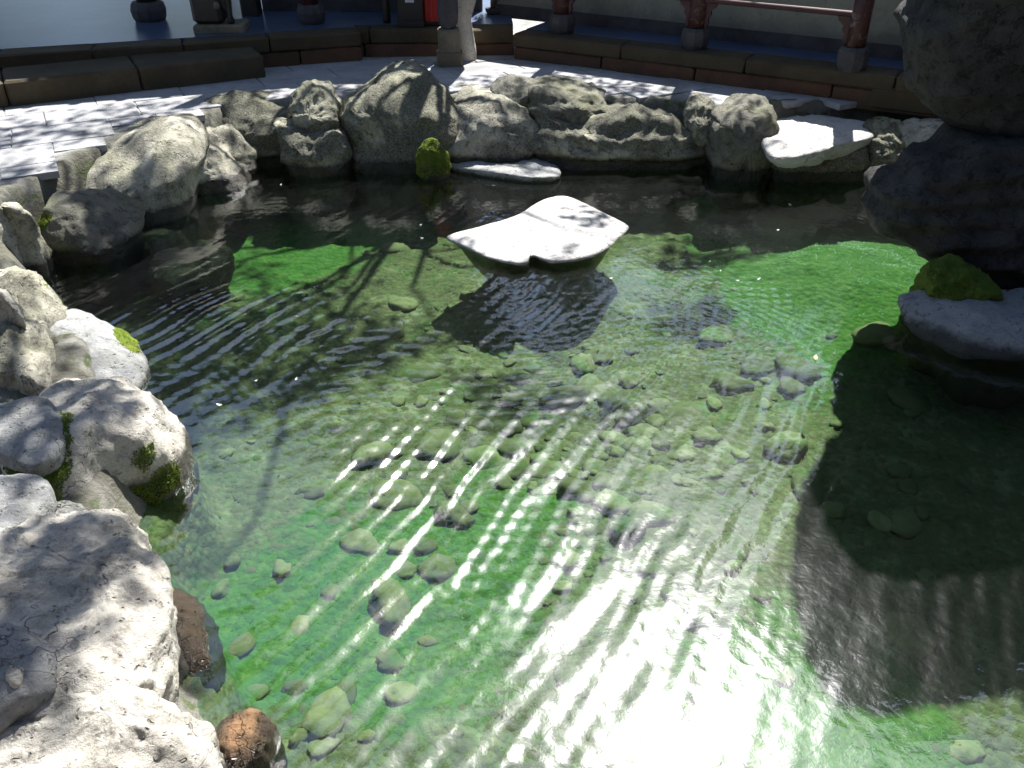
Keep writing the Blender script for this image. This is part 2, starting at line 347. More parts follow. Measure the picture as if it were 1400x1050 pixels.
# soft algae filaments combed along the current
n = 40000
ax_, ay_ = RNG.uniform(-2.6, 3.2, n*3), RNG.uniform(.9, 6.0, n*3); az_, ad_ = ground_z(ax_, ay_)
am = algae_at(ax_, ay_) + .5*fbm(np.stack([ax_, ay_, 0*ax_], -1)*5, 3, 21)
k = (ad_ > .15) & (am > RNG.uniform(.45, 1.1, n*3)); ax_, ay_, az_ = ax_[k][:n], ay_[k][:n], az_[k][:n]; n = len(ax_)
ang = math.radians(62)+RNG.normal(0, .55, n); L = RNG.uniform(.012, .04, n); w = RNG.uniform(.001, .0025, n); hh = RNG.uniform(.001, .006, n)
dx, dy = np.cos(ang), np.sin(ang)
b = np.stack([ax_, ay_, az_-.004], -1); t = np.stack([dx, dy, 0*dx], -1); s_ = np.stack([-dy, dx, 0*dx], -1); up = np.array([0, 0, 1.])
V = np.stack([b-s_*w[:, None], b+s_*w[:, None], b+t*(L*.5)[:, None]+s_*w[:, None]*.9+up*hh[:, None], b+t*(L*.5)[:, None]-s_*w[:, None]*.9+up*hh[:, None], b+t*L[:, None]+up*(hh*.8)[:, None]], 1).reshape(-1, 3)
base = np.arange(n)[:, None]*5
F = np.concatenate([base+[0, 1, 2], base+[0, 2, 3], base+[3, 2, 4]])
tag(quads_obj('algae', V, F, M['algae']), 'bright green filament algae covering the pool bed under water', 'algae', kind='stuff')

# water surface: a train of small waves with crests about 30 degrees right of straight ahead, plus finer cross ripples
wx = np.arange(-3.2, 4.1, .0125); wy = np.arange(.5, 6.7, .0125)
WX, WY = np.meshgrid(wx, wy, indexing='ij'); X, Y = WX.ravel(), WY.ravel(); p = np.stack([X, Y, 0*X], -1)
def train(deg, lam, amp, warp, seed):
    a = math.radians(deg); k = 2*math.pi/lam
    ph = fbm(p*1.6, 3, seed)*warp; env = .25+.9*sstep(-.3, .4, fbm(p*1.9, 2, seed+100))
    return env*amp*np.sin(k*(X*math.cos(a)-Y*math.sin(a))+ph)
strength = .35 + .65*sstep(-.25, .45, fbm(p*.8, 3, 40)); strength += .6*np.exp(-(((X+.75)/.6)**2+((Y-2.75)/.45)**2)); strength *= 1-.75*sstep(3.6, 4.6, Y)
Z = strength*(train(30, .095, .0025, 6, 1) + train(24, .062, .0009, 8, 2) + train(38, .22, .0026, 4, 3) + train(-35, .052, .0005, 9, 4) + train(85, .075, .0007, 9, 5)) + .00045*fbm(p*14, 2, 50)+.0012*fbm(p*4, 2, 51)*(.4+strength)
nx, ny = len(wx), len(wy); I = np.arange(nx*ny).reshape(nx, ny)
Q = np.stack([I[:-1, :-1], I[1:, :-1], I[1:, 1:], I[:-1, 1:]], -1).reshape(-1, 4)
dW = sdist(X[::1], Y[::1]); Q = Q[(dW[Q] > -.12).any(1)]
v, q, _ = sub(np.stack([X, Y, Z], -1), Q); tag(quads_obj('water', v, q, M['water']), kind='structure')

# ------------------------------------------------------------------ rocks
def resample(pts, n):
    pts = np.array(pts, float); m = len(pts); out = []
    for i in range(m):                                       # centripetal-ish Catmull-Rom
        p0, p1, p2, p3 = pts[i-1], pts[i], pts[(i+1) % m], pts[(i+2) % m]
        for t in np.linspace(0, 1, 12, endpoint=False):
            out.append(.5*((2*p1)+(-p0+p2)*t+(2*p0-5*p1+4*p2-p3)*t*t+(-p0+3*p1-3*p2+p3)*t**3))
    out = np.array(out); L = np.r_[0, np.cumsum(np.linalg.norm(np.diff(np.vstack([out, out[:1]]), axis=0), axis=1))]
    s = np.linspace(0, L[-1], n, endpoint=False); o2 = np.vstack([out, out[:1]])
    return np.stack([np.interp(s, L, o2[:, k]) for k in range(out.shape[1])], -1)
def rings_faces(nr, n, cap0, cap1):
    F = []
    for r in range(nr-1):
        for k in range(n): F.append((r*n+k, r*n+(k+1) % n, (r+1)*n+(k+1) % n, (r+1)*n+k))
    for k in range(n): F.append((cap0, (k+1) % n, k)); F.append((cap1, (nr-1)*n+k, (nr-1)*n+(k+1) % n))
    return F
def vnormals(V, F):
    Nn = np.zeros_like(V)
    Fq = np.array([f if len(f) == 4 else (f[0], f[1], f[2], f[2]) for f in F])
    e = np.cross(V[Fq[:, 2]]-V[Fq[:, 0]], V[Fq[:, 3]]-V[Fq[:, 1]])
    e3 = np.cross(V[Fq[:, 1]]-V[Fq[:, 0]], V[Fq[:, 2]]-V[Fq[:, 0]]); tri = Fq[:, 2] == Fq[:, 3]; e[tri] = e3[tri]
    for k in range(4): np.add.at(Nn, Fq[:, k], e)
    return Nn/(np.linalg.norm(Nn, axis=1)[:, None]+1e-12)
def finish_rock(name, V, F, mat, label, rough, scale, moss, seed, cat='rock', group=None, strata=0.0, facet=.55, parent=None, mossdir=None):
    Nn = vnormals(V, F); cen = V.mean(0)
    if ((V-cen)*Nn).sum() < 0: F = [tuple(reversed(f)) for f in F]; Nn = -Nn
    rr_ = np.random.default_rng(seed+900); size = V.max(0)-V.min(0)
    for _ in range(14):                                        # split faces: flat facets with firm edges
        nv = rr_.normal(size=3); nv /= np.linalg.norm(nv); pr_ = (V-cen)@nv; off = np.quantile(pr_, rr_.uniform(.86, .975))
        V = V-nv*(np.maximum(0, pr_-off)*facet)[:, None]
    V = cen+(V-cen)*(1+.09*facet)
    q = V*scale+seed*3.7
    d = rough*(.8*fbm(q, 4, seed, .5)+.7*(fbm(q*1.5+5, 4, seed+50, .55, True)-.2)+.5*fbm(q*4.5, 4, seed+9, .65)+.3*(fbm(q*3.1+9, 3, seed+70, .6, True)-.2))
    if strata: d += strata*(np.abs(((V[:, 2]*9+fbm(V*2, 2, seed)*.8) % 1)-.5)-.25)
    V = V+Nn*d[:, None]
    o = mesh_obj(name, V, F, mat, parent)
    Nn = vnormals(V, F)
    ma = moss*1.5-.55 + .75*fbm(V*4.2, 4, seed+77) + .25*Nn[:, 2] if moss > 0 else np.full(len(V), -1.)
    if mossdir is not None and moss > 0:                       # moss keeps to one place on this rock
        mc, mr = mossdir; ma = ma - .8 + 1.15*np.exp(-((V-np.array(mc))**2).sum(1)/(mr*mr))
    if moss > 0: ma = np.where(V[:, 2] < .01, ma-.6, ma)
    fattr(o, 'moss', ma)
    if not parent: tag(o, label, cat, group)
    else: o['label'] = label
    if moss > 0: moss_tufts(o, V, Nn, ma, seed)
    return o
def moss_tufts(o, V, Nn, ma, seed):
    r = np.random.default_rng(seed); F = [tuple(f.vertices) for f in o.data.polygons]
    A = np.array([(f[0], f[1], f[2]) for f in F]+[(f[0], f[2], f[3]) for f in F if len(f) == 4])
    ar = np.linalg.norm(np.cross(V[A[:, 1]]-V[A[:, 0]], V[A[:, 2]]-V[A[:, 0]]), axis=1)/2
    wgt = ar*(ma[A].mean(1) > .42)
    tot = wgt.sum()
    if tot < 1e-4: return
    n = int(min(9000, tot*110000)); pick = r.choice(len(A), n, p=wgt/tot); u, v = r.random(n), r.random(n); s = u+v > 1; u[s], v[s] = 1-u[s], 1-v[s]
    p = V[A[pick, 0]]*(1-u-v)[:, None]+V[A[pick, 1]]*u[:, None]+V[A[pick, 2]]*v[:, None]; nn = Nn[A[pick, 0]]
    t = np.cross(nn, r.normal(size=(n, 3))); t /= np.linalg.norm(t, axis=1)[:, None]+1e-9; b = np.cross(nn, t)
    sz = r.uniform(.002, .006, n)[:, None]; hh = r.uniform(.002, .007, n)[:, None]; lean = r.normal(0, .5, (n, 2))
    tip = p+nn*hh+(t*lean[:, :1]+b*lean[:, 1:])*hh
    Vt = np.stack([p-t*sz-nn*.002, p+t*sz*.6-b*sz*.8-nn*.002, p+b*sz-nn*.002, tip], 1).reshape(-1, 3); k = np.arange(n)[:, None]*4
    m = quads_obj('moss', Vt, np.concatenate([k+[0, 1, 3], k+[1, 2, 3], k+[2, 0, 3]]), M['moss'], o, True); m['kind'] = 'stuff'

def plan_rock(name, px, ztop, zbot, mat, label, dome=.04, bulge=.04, rough=.03, scale=3.0, moss=0., seed=1, res=(120, 18, 14), grow=0.0, gp=1.0, edge=3.0, **kw):
    """outline seen from above; a vertex may carry its own level, the others lie dome below ztop; dropped to zbot"""
    w = np.array([tuple(P(q[0], q[1], q[2] if len(q) > 2 else ztop-dome)) for q in px]); o = resample(w, res[0]); c = w[:, :2].mean(0); zr = o[:, 2]; o = o[:, :2]; V = []
    for f in np.linspace(.08, 1, res[1])[:-1]: V.append(np.c_[c+(o-c)*f, ztop-(ztop-zr)*f**edge])
    for t in np.linspace(0, 1, res[2]):
        k = 1+bulge*math.sin(math.pi*min(1, t*1.15))-.22*t**3+grow*t**gp; V.append(np.c_[c+(o-c)*k, zr*(1-t)+zbot*t])
    nr = len(V); V = np.vstack(V); n = res[0]
    V = np.vstack([V, [c[0], c[1], ztop], [c[0], c[1], zbot]])
    return finish_rock(name, V, rings_faces(nr, n, nr*n, nr*n+1), mat, label, rough, scale, moss, seed, **kw)

def side_rock(name, px, Y, front, back, mat, label, rough=.04, scale=2.6, moss=0., seed=1, res=(120, 18), q=2.6, sink=.3, slant=0.0, lean=None, world=False, **kw):
    """outline seen from the front in the upright plane at distance Y, swollen towards and away from the viewer"""
    if Y > 5: cx_ = sum(q[0] for q in px)/len(px); px = [(cx_+(x-cx_)*1.07, y) for x, y in px]      # neighbours meet
    w = np.array([PY(x, y, Y)[[0, 2]] for x, y in px]) if not world else np.array(px, float)
    if sink: w[:, 1] = np.where(w[:, 1] < .07, -sink, w[:, 1])
    o = resample(w, res[0]); c = w.mean(0); n = res[0]; V = []
    fs = np.sin(np.linspace(.06, 1, res[1])*math.pi/2)
    def ring(f, s):
        x = c+(o-c)*f; dpt = (max(0, 1-f**q))**(1/q); y = Y+slant*(x[:, 1]-c[1])+(-front if s < 0 else back)*dpt; return np.c_[x[:, 0], y, x[:, 1]]
    for f in fs: V.append(ring(f, -1))
    for f in fs[::-1][1:]: V.append(ring(f, 1))
    if lean is None: lean = .6 if Y > 5 else 0
    nr = len(V); V = np.vstack(V+[[[c[0], Y-front, c[1]]], [[c[0], Y+back, c[1]]]])
    if lean:                                                   # the upper part slopes back so that its top lies open to the sky
        zt = o[:, 1].max(); zm = max(.10, zt-.30); dyy = lean*np.maximum(0, V[:, 2]-zm)*sstep(zm, zt, V[:, 2])**.5
        V = np.c_[V[:, 0], V[:, 1]+dyy, V[:, 2]]
    return finish_rock(name, V, rings_faces(nr, n, nr*n, nr*n+1), mat, label, rough, scale, moss, seed, **kw)

# far rim, left to right
side_rock('rock', [(40, 268), (70, 232), (125, 211), (171, 196), (214, 186), (243, 200), (258, 229), (250, 250), (232, 273), (200, 268), (164, 290), (107, 282), (64, 280)], 5.25, .28, .8, M['lime'], 'long pale humped boulder with green stains above brown shallows', .04, 2.6, .2, 11, slant=.5, facet=.15)
side_rock('rock', [(229, 191), (250, 190), (285, 205), (312, 222), (326, 240), (318, 258), (280, 262), (255, 245), (243, 215)], 5.65, .14, .45, M['lime'], 'rounded grey rim stone leaning against long humped boulder', .035, 3.5, .0, 12)
side_rock('rock', [(246, 178), (300, 178), (335, 203), (345, 218), (330, 240), (285, 225), (255, 200)], 5.95, .14, .5, M['lime'], 'pale flat rim stone behind the rounded grey one', .03, 3.5, .05, 13)
side_rock('rock', [(259, 166), (272, 151), (294, 143), (316, 141), (356, 149), (392, 160), (404, 180), (402, 222), (345, 228), (318, 205), (290, 182)], 6.2, .16, .6, M['mossy_lime'], 'pale ledge-shaped rim rock with dark undercut beside domed rock', .04, 3.0, .14, 14, strata=.06, facet=.15)
side_rock('rock', [(392, 172), (395, 143), (409, 126), (426, 121), (446, 127), (459, 143), (469, 174), (450, 188), (405, 178)], 6.12, .17, .22, M['mossy_lime'], 'dark domed rock sitting in a stone cradle', .035, 4.0, .12, 15, sink=0, q=2.2)
side_rock('rock', [(376, 170), (400, 172), (436, 180), (470, 176), (477, 190), (470, 222), (404, 224), (390, 195)], 6.02, .20, .28, M['mossy_lime'], 'low scooped rock carrying the dark domed rock', .035, 4.0, .08, 16)
side_rock('rock', [(458, 153), (479, 128), (504, 110), (531, 101), (560, 104), (590, 117), (610, 131), (622, 148), (618, 182), (604, 200), (581, 226), (511, 226), (479, 205), (468, 182)], 6.25, .26, .55, M['mossy_lime'], 'largest far rim boulder, pale domed top and dark pitted face', .06, 2.4, .14, 17, (110, 16), slant=.35)
side_rock('rock', [(609, 152), (625, 136), (650, 129), (678, 131), (692, 145), (724, 163), (734, 194), (690, 212), (640, 212), (606, 212)], 6.22, .18, .45, M['lime'], 'pale streaked rock with drip marks above low flat slab', .035, 3.2, .04, 18, q=4.5, slant=.2)
side_rock('rock', [(676, 134), (693, 121), (722, 116), (737, 128), (738, 172), (722, 180), (690, 165)], 6.42, .14, .35, M['dark'], 'dark green-stained capstone between streaked rock and dark slab', .035, 4, .25, 19, sink=0)
plan_rock('flat_slab', [(606, 219), (627, 206), (653, 195), (699, 193), (731, 194), (748, 210), (768, 231), (757, 241), (720, 242), (675, 236), (648, 232), (613, 226)], .055, -.3, M['slate_low'], 'low flat grey slab at the waterline below streaked rock', .012, .03, .014, 4, 0, 20, cat='rock', edge=6, grow=-.3, facet=.2)
side_rock('rock', [(731, 131), (773, 129), (816, 133), (826, 141), (825, 158), (811, 172), (773, 175), (733, 169)], 6.30, .20, .45, M['dark'], 'dark brick-shaped weathered rock lying flat on the ledge', .035, 4, .16, 21, sink=0, q=5, strata=.06, facet=.25)
side_rock('rock', [(733, 168), (790, 172), (830, 160), (862, 156), (902, 162), (938, 174), (972, 188), (986, 220), (950, 226), (880, 226), (760, 226), (735, 215)], 6.15, .16, .55, M['mossy_lime'], 'long low mossy ledge rock with dark underside', .045, 3.4, .16, 22, (140, 18), q=3.5, strata=.06, facet=.2)
side_rock('rock', [(968, 146), (985, 135), (1001, 131), (1050, 148), (1067, 160), (1060, 188), (1058, 220), (1020, 236), (984, 228), (977, 170)], 5.95, .20, .28, M['dark'], 'upright squarish dark rock beside bright flat slab', .04, 3.6, .10, 23, q=3.4)
side_rock('rock', [(940, 160), (952, 148), (972, 141), (985, 160), (982, 195), (950, 200), (936, 180)], 6.12, .12, .3, M['mossy_lime'], 'small pale mossy rock tucked behind the upright dark rock', .03, 5, .3, 24, sink=0)
plan_rock('flat_slab', [(1048, 156), (1125, 160), (1190, 168), (1222, 175), (1200, 183), (1180, 190), (1140, 199), (1117, 207), (1075, 213), (1048, 205)], .30, .16, M['pale'], 'bright pale flat rim slab between upright dark rock and mossy stone', .012, .01, .02, 3.2, .0, 25, cat='rock', facet=.15, edge=6, grow=-.1)
side_rock('rock', [(1050, 216), (1085, 218), (1125, 213), (1178, 204), (1186, 235), (1130, 240), (1060, 240)], 5.8, .08, .5, M['mossy_lime'], 'dark jointed footing rock under the bright flat slab', .03, 4, .1, 26, q=4)
side_rock('rock', [(1182, 187), (1214, 177), (1246, 180), (1253, 200), (1240, 226), (1188, 226)], 5.85, .14, .22, M['mossy_lime'], 'round mossy yellow-green stone at end of bright slab', .035, 5, .36, 27)
side_rock('rock', [(1246, 186), (1290, 178), (1325, 188), (1335, 205), (1300, 230), (1250, 230)], 5.75, .14, .3, M['lime'], 'wet grey rim stone between mossy stone and rockery', .035, 4, .05, 28)
side_rock('rock', [(572, 222), (577, 200), (592, 192), (606, 202), (612, 226), (590, 236)], 5.85, .08, .12, M['mossy_lime'], 'small stone tufted with bright moss at foot of largest boulder', .02, 7, .75, 29)
# left shore, going nearer
side_rock('rock', [(58, 296), (80, 280), (112, 274), (145, 286), (169, 304), (172, 328), (150, 350), (80, 378), (58, 345)], 4.55, .14, .45, M['dark'], 'dark boulder edged with green moss beside brown shallows', .04, 3.2, .34, 31)
plan_rock('rock', [(-50, 288, .4), (0, 288, .4), (38, 296, .35), (64, 318, .2), (68, 350, .05), (46, 376, .0), (0, 392, .1), (-50, 392, .2)], .42, -.2, M['lime'], 'pale rounded shore rock left of mossy dark boulder', .10, .03, .04, 3.2, .14, 32, edge=2.5)
plan_rock('rock', [(-60, 372, .33), (25, 370, .3), (64, 384, .2), (86, 412, .06), (90, 445, .1), (68, 475, .2), (62, 505, .25), (20, 535, .28), (-60, 540, .3)], .36, -.2, M['lime'], 'pale grooved rock curling round dark-fronted stone', .07, .03, .05, 3.4, .2, 33, edge=2.5)
plan_rock('rock', [(-55, 396, .5), (5, 402, .46), (27, 434, .4), (25, 463, .3), (-2, 476, .28), (-55, 478, .28)], .54, .2, M['boulder'], 'dark-fronted rounded stone sitting on grooved shore rock', .09, .04, .03, 5, .03, 34, edge=2.4)
plan_rock('rock', [(50, 470, .2), (75, 440, .2), (98, 418, .16), (128, 430, .11), (170, 455, .06), (198, 488, .035), (202, 505, .03), (184, 530, .03), (136, 532, .09), (97, 519, .15), (60, 490, .18)], .15, -.3, M['slate_low'], 'grey flat-topped shore rock with moss along its water edge', .05, .02, .016, 3.6, .35, 35, mossdir=(tuple(P(185, 475, .05)), .28), edge=2.2, facet=.1)
plan_rock('rock', [(66, 528, .28), (120, 522, .28), (172, 526, .2), (211, 560, .12), (254, 590, .05), (274, 622, .0), (266, 655, -.02), (233, 684, -.02), (155, 712, -.02), (105, 705, .1), (45, 668, .25), (0, 630, .28), (30, 570, .28)], .32, -.3, M['boulder'], 'large rounded boulder with thick green moss on its lower side', .11, .02, .03, 3.2, .5, 36, (200, 32, 16), mossdir=(tuple(P(150, 665, .12)), .5), edge=4.2, facet=.25)
plan_rock('slate_slab', [(-40, 552), (29, 546), (63, 548), (88, 570), (105, 608), (92, 625), (39, 638), (5, 624), (-40, 615)], .345, .22, M['slate'], 'thin blue-grey slate slab cemented on the mossy boulder', .012, .01, .012, 5, 0, 37, cat='rock', edge=6)
plan_rock('slate_slab', [(-60, 648), (44, 652), (70, 672), (55, 702), (0, 728), (-60, 740)], .33, .15, M['slate'], 'grey slate slab between mossy boulder and big sunlit boulder', .015, .01, .014, 5, 0, 38, cat='rock', edge=6)
plan_rock('rock', [(58, 692), (97, 687), (126, 710), (110, 725), (65, 722)], .24, .0, M['slate'], 'small grey stone wedged beside big sunlit boulder', .03, .03, .015, 8, .15, 39)
plan_rock('rock', [(-140, 720, .34), (0, 722, .34), (60, 711, .33), (130, 711, .3), (190, 720, .22), (213, 748, .14), (228, 798, .10), (262, 840, .08), (285, 880, .05), (286, 928, .03), (275, 965, .05), (236, 985, .18), (150, 985, .3), (40, 975, .33), (-140, 1000, .33)], .37, -.3, M['boulder'], 'biggest sunlit cracked boulder on the near shore', .07, .02, .034, 4.2, 0, 40, (240, 40, 16), edge=4, strata=.03, facet=.55)
plan_rock('rock', [(-60, 985, .3), (40, 930, .33), (120, 925, .33), (190, 950, .3), (238, 985, .2), (292, 1010, .06), (312, 1060, .0), (330, 1130, .0), (200, 1190, .1), (-60, 1190, .3)], .34, -.3, M['boulder'], 'pale lower boulder stepping down to the brown wet stone', .09, .02, .032, 4.4, .03, 41, (180, 30, 16), edge=3, facet=.3)
plan_rock('slate_slab', [(-50, 845), (20, 850), (70, 872), (66, 905), (58, 935), (10, 962), (-50, 975)], .415, .28, M['slate'], 'thin grey slate slab lying on biggest sunlit boulder', .012, .01, .012, 5, 0, 42, cat='rock', edge=6)
plan_rock('pebble', [(6, 922), (14, 908), (28, 912), (32, 925), (24, 939), (12, 935)], .435, .39, M['boulder'], 'small pale pebble resting on the thin grey slate slab', .012, .03, .004, 14, 0, 43, (40, 8, 8), cat='pebble')
plan_rock('rock', [(215, 815), (255, 815), (286, 842), (290, 890), (284, 925), (250, 930), (225, 880)], .06, -.35, M['brown'], 'yellow-brown wet rock at foot of biggest sunlit boulder', .07, .05, .02, 6, .25, 44, edge=2)
plan_rock('rock', [(292, 1003), (330, 988), (357, 977), (374, 986), (371, 1015), (348, 1052), (300, 1056)], .09, -.36, M['brown'], 'wet reddish-brown stone with a pointed tip in the shallows', .05, .05, .02, 6, 0, 45)
plan_rock('rock', [(170, 320), (200, 302), (230, 292), (247, 300), (242, 318), (215, 336), (185, 342)], -.02, -.36, M['brown'], 'reddish-brown submerged rock below long humped boulder', .03, .05, .02, 6, 0, 47)
plan_rock('rock', [(212, 352), (260, 328), (300, 334), (312, 350), (282, 378), (240, 398), (210, 388)], -.04, -.36, M['brown'], 'flat brown submerged rock in the left shallows', .03, .05, .02, 6, .0, 48)
# stepping slab in the middle
plan_rock('stepping_slab', [(611, 326), (624, 318), (667, 307), (709, 293), (733, 278), (752, 270), (774, 268), (800, 278), (828, 292), (855, 306), (857, 315), (828, 341), (800, 353), (757, 358), (727, 350), (720, 359), (704, 361), (667, 353), (635, 338)], .06, -.36, M['pale_low'], 'flat pale stepping slab standing alone in the water', .012, .02, .009, 4, 0, 46, (160, 18, 16), cat='rock', edge=9, grow=-.42, gp=.55, facet=0)
# rockery on the right
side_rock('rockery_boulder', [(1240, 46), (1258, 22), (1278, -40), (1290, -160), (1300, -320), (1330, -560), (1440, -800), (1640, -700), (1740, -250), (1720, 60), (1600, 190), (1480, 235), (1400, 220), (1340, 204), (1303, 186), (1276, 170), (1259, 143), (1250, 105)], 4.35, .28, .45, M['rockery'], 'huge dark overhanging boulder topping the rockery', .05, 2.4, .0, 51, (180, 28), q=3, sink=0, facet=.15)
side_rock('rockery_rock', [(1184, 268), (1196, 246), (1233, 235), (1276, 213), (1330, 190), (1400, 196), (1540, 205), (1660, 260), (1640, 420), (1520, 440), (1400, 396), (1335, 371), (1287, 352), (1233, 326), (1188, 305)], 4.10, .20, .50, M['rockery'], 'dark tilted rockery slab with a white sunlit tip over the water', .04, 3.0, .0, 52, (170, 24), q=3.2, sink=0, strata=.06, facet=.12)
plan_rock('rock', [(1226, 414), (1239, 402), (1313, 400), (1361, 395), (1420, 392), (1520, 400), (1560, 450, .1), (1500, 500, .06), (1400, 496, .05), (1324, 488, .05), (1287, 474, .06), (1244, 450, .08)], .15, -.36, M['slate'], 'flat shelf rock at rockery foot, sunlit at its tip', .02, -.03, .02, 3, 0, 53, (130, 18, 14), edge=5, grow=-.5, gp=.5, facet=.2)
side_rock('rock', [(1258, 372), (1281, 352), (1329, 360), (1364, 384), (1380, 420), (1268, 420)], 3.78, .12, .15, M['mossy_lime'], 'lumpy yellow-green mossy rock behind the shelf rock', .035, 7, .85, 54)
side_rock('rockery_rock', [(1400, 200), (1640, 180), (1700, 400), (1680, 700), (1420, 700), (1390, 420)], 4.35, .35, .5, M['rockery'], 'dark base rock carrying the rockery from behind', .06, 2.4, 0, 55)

side_rock('rockery_rock', [(2.40, 2.1), (2.36, 2.7), (2.5, 3.4), (2.85, 4.2), (3.3, 4.6), (3.9, 4.3), (4.3, 3.2), (4.2, 2.2), (3.3, 1.8)], 4.5, .35, .5, M['rockery'], 'unseen dark peak stone added on the huge rockery boulder to hide sky', .08, 2.0, 0, 56, (120, 18), q=3, sink=0, world=True)  # out-of-view peak added to lengthen the shadow and darken the reflection
# ------------------------------------------------------------------ stones lying on the bed
def blob(seed, sx, sy, sz, rough=.16, n=14, r=9):
    th = np.linspace(0, 2*math.pi, n, endpoint=False); V = []
    for k in range(1, r): 
        ph = math.pi*k/r; V += [(math.sin(ph)*math.cos(t), math.sin(ph)*math.sin(t), math.cos(ph)) for t in th]
    V = np.array(V+[(0, 0, 1), (0, 0, -1)]); m = len(V)-2; F = rings_faces(r-1, n, m, m+1)
    d = 1+rough*2*fbm(V*1.1+seed*5.1, 3, seed)+rough*fbm(V*3+seed, 2, seed+3)
    V = V*d[:, None]; V = np.sign(V)*np.abs(V)**.9; return V*np.array([sx, sy, sz]), F
def bedstone_mat():
    m = N('bed_stone'); n1 = m.noise(16, 6, .65); r = m.rand()
    c = m.mix(r, (.09, .08, .045), (.24, .20, .12)); c = m.mix(m.rng(n1, .4, .7, 0, .7), c, (.13, .11, .055))
    c = m.mix(m.rng(m.noise(4.5, 6, .7, .6), .5, .68, 0, .75), c, (.06, .13, .025))
    return m.bsdf(c, .85, m.bump(m.noise(60, 5, .7), .5, .008), .2)
M['bedstone'] = bedstone_mat()
protos = []
for k in range(9):
    a = random.Random(k); V_, F_ = blob(60+k, 1, a.uniform(.6, 1), a.uniform(.26, .5), .3)
    me = bpy.data.meshes.new('bed_stone'); me.from_pydata([tuple(v) for v in V_], [], [tuple(reversed(f)) for f in F_]); me.polygons.foreach_set('use_smooth', [True]*len(F_)); me.materials.append(M['bedstone']); me.update(); protos.append(me)
placed = []
def bed_stone(px, py, half, label, group=None, sq=None, emb=1.0, me=None):
    c = P(px, py, BED+.03); x, y = c[0], c[1]
    if group:                                                  # told apart by size and by what they lie in
        size = 'pebble-sized beige stone' if half < .03 else 'fist-sized beige stone' if half < .06 else 'broad flat olive cobble'
        place = 'in the dark rockery shadow under water' if x > 1.15 and y < 3.1 else 'in the green algae on the pool bed' if algae_at(np.array([x]), np.array([y]))[0] > .5 else 'on bare gravel of the pool bed'
        label = size+' lying '+place
    o = bpy.data.objects.new('bed_stone', me or random.choice(protos)); col.objects.link(o)
    o.location = (x, y, gz(x, y)+half*.42*(1-emb)); o.scale = (half, half, half*(sq or 1)); o.rotation_euler = (random.uniform(-.15, .15), random.uniform(-.15, .15), random.uniform(0, 6.28))
    tag(o, label, 'stone', group); placed.append((x, y, half)); return o
named = [(542, 335, .105, 'smooth oval olive stone under water left of the stepping slab'), (502, 339, .05, 'small oval stone next to the smooth oval olive stone'),
         (1195, 470, .15, 'big rough brown stone under water below the shelf rock'), (1135, 467, .035, 'small pale stone in algae beside big rough brown stone'),
         (980, 462, .12, 'submerged wedge-shaped stone at edge of bright algae'), (1035, 500, .10, 'submerged brown stone just under the white glare'),
         (245, 690, .08, 'pale submerged stone off tip of mossy boulder'), (940, 560, .16, 'broad submerged rock inside the white glare')]
for px, py, h, lb in named: bed_stone(px, py, h, lb, sq=.8)
LB, GR = 'small rounded beige stone lying loose on the pool bed under water', 'stones on the pool bed'
for px, py, h in [(545, 742, .045), (580, 741, .045), (315, 762, .042), (385, 772, .048), (407, 848, .05), (585, 868, .035), (532, 893, .05), (545, 940, .052), (400, 935, .042), (470, 940, .05), (410, 1000, .04), (330, 880, .05), (345, 945, .04),
                  (440, 1010, .05), (500, 1000, .03), (555, 775, .04), (520, 790, .03), (450, 800, .04), (300, 800, .05), (690, 660, .05), (640, 690, .04), (700, 610, .07), (840, 600, .06), (760, 520, .045), (725, 570, .06), (1140, 690, .05), (1230, 640, .05), (1000, 780, .05), (1130, 830, .05), (1040, 820, .04), (1170, 880, .05), (1320, 1020, .06)]:
    bed_stone(px, py, h, LB, GR)
tries = 0
while len(placed) < 300 and tries < 6000:
    tries += 1
    if tries % 3 == 0: px, py = random.uniform(230, 1300), random.uniform(380, 1045)
    else: px, py = random.gauss(800, 170), random.gauss(600, 90)
    c = P(px, py, BED+.03); x, y = c[0], c[1]; h = random.choice([.016, .02, .025, .032, .04, .05, .065, .085, .11])*random.uniform(.85, 1.15)
    if not (200 < px < 1390 and 250 < py < 1049): continue
    if sdist(np.array([x]), np.array([y]))[0] < h+.18: continue
    al = algae_at(np.array([x]), np.array([y]))[0]
    if al > .75 and random.random() < .85: continue
    if any((x-a)**2+(y-b)**2 < (.62*(h+r))**2 for a, b, r in placed): continue
    bed_stone(px, py, h, LB, GR)
# fine gravel too small to pick apart
n = 16000; x = RNG.uniform(-2.2, 3, n*3); y = RNG.uniform(.9, 5.6, n*3); z, d = ground_z(x, y)
k = (d > .12) & (algae_at(x, y) < RNG.uniform(.2, .9, n*3)); x, y, z = x[k][:n], y[k][:n], z[k][:n]; n = len(x)
s_ = .006+.028*RNG.random(n)**2.2; ro = RNG.uniform(0, 6.28, n); oc = []
for k in range(5): oc.append(np.stack([x+s_*np.cos(ro+k*1.2566)*RNG.uniform(.6, 1.2, n), y+s_*np.sin(ro+k*1.2566)*RNG.uniform(.6, 1.2, n), z-.003], -1))
oc.append(np.stack([x+s_*.2, y, z+s_*.55], -1)); V = np.stack(oc, 1).reshape(-1, 3); b = np.arange(n)[:, None]*6
tag(quads_obj('gravel', V, np.concatenate([b+[k, (k+1) % 5, 5] for k in range(5)]), M['bedstone']), 'fine beige gravel scattered over the pool bed', 'gravel', kind='stuff')

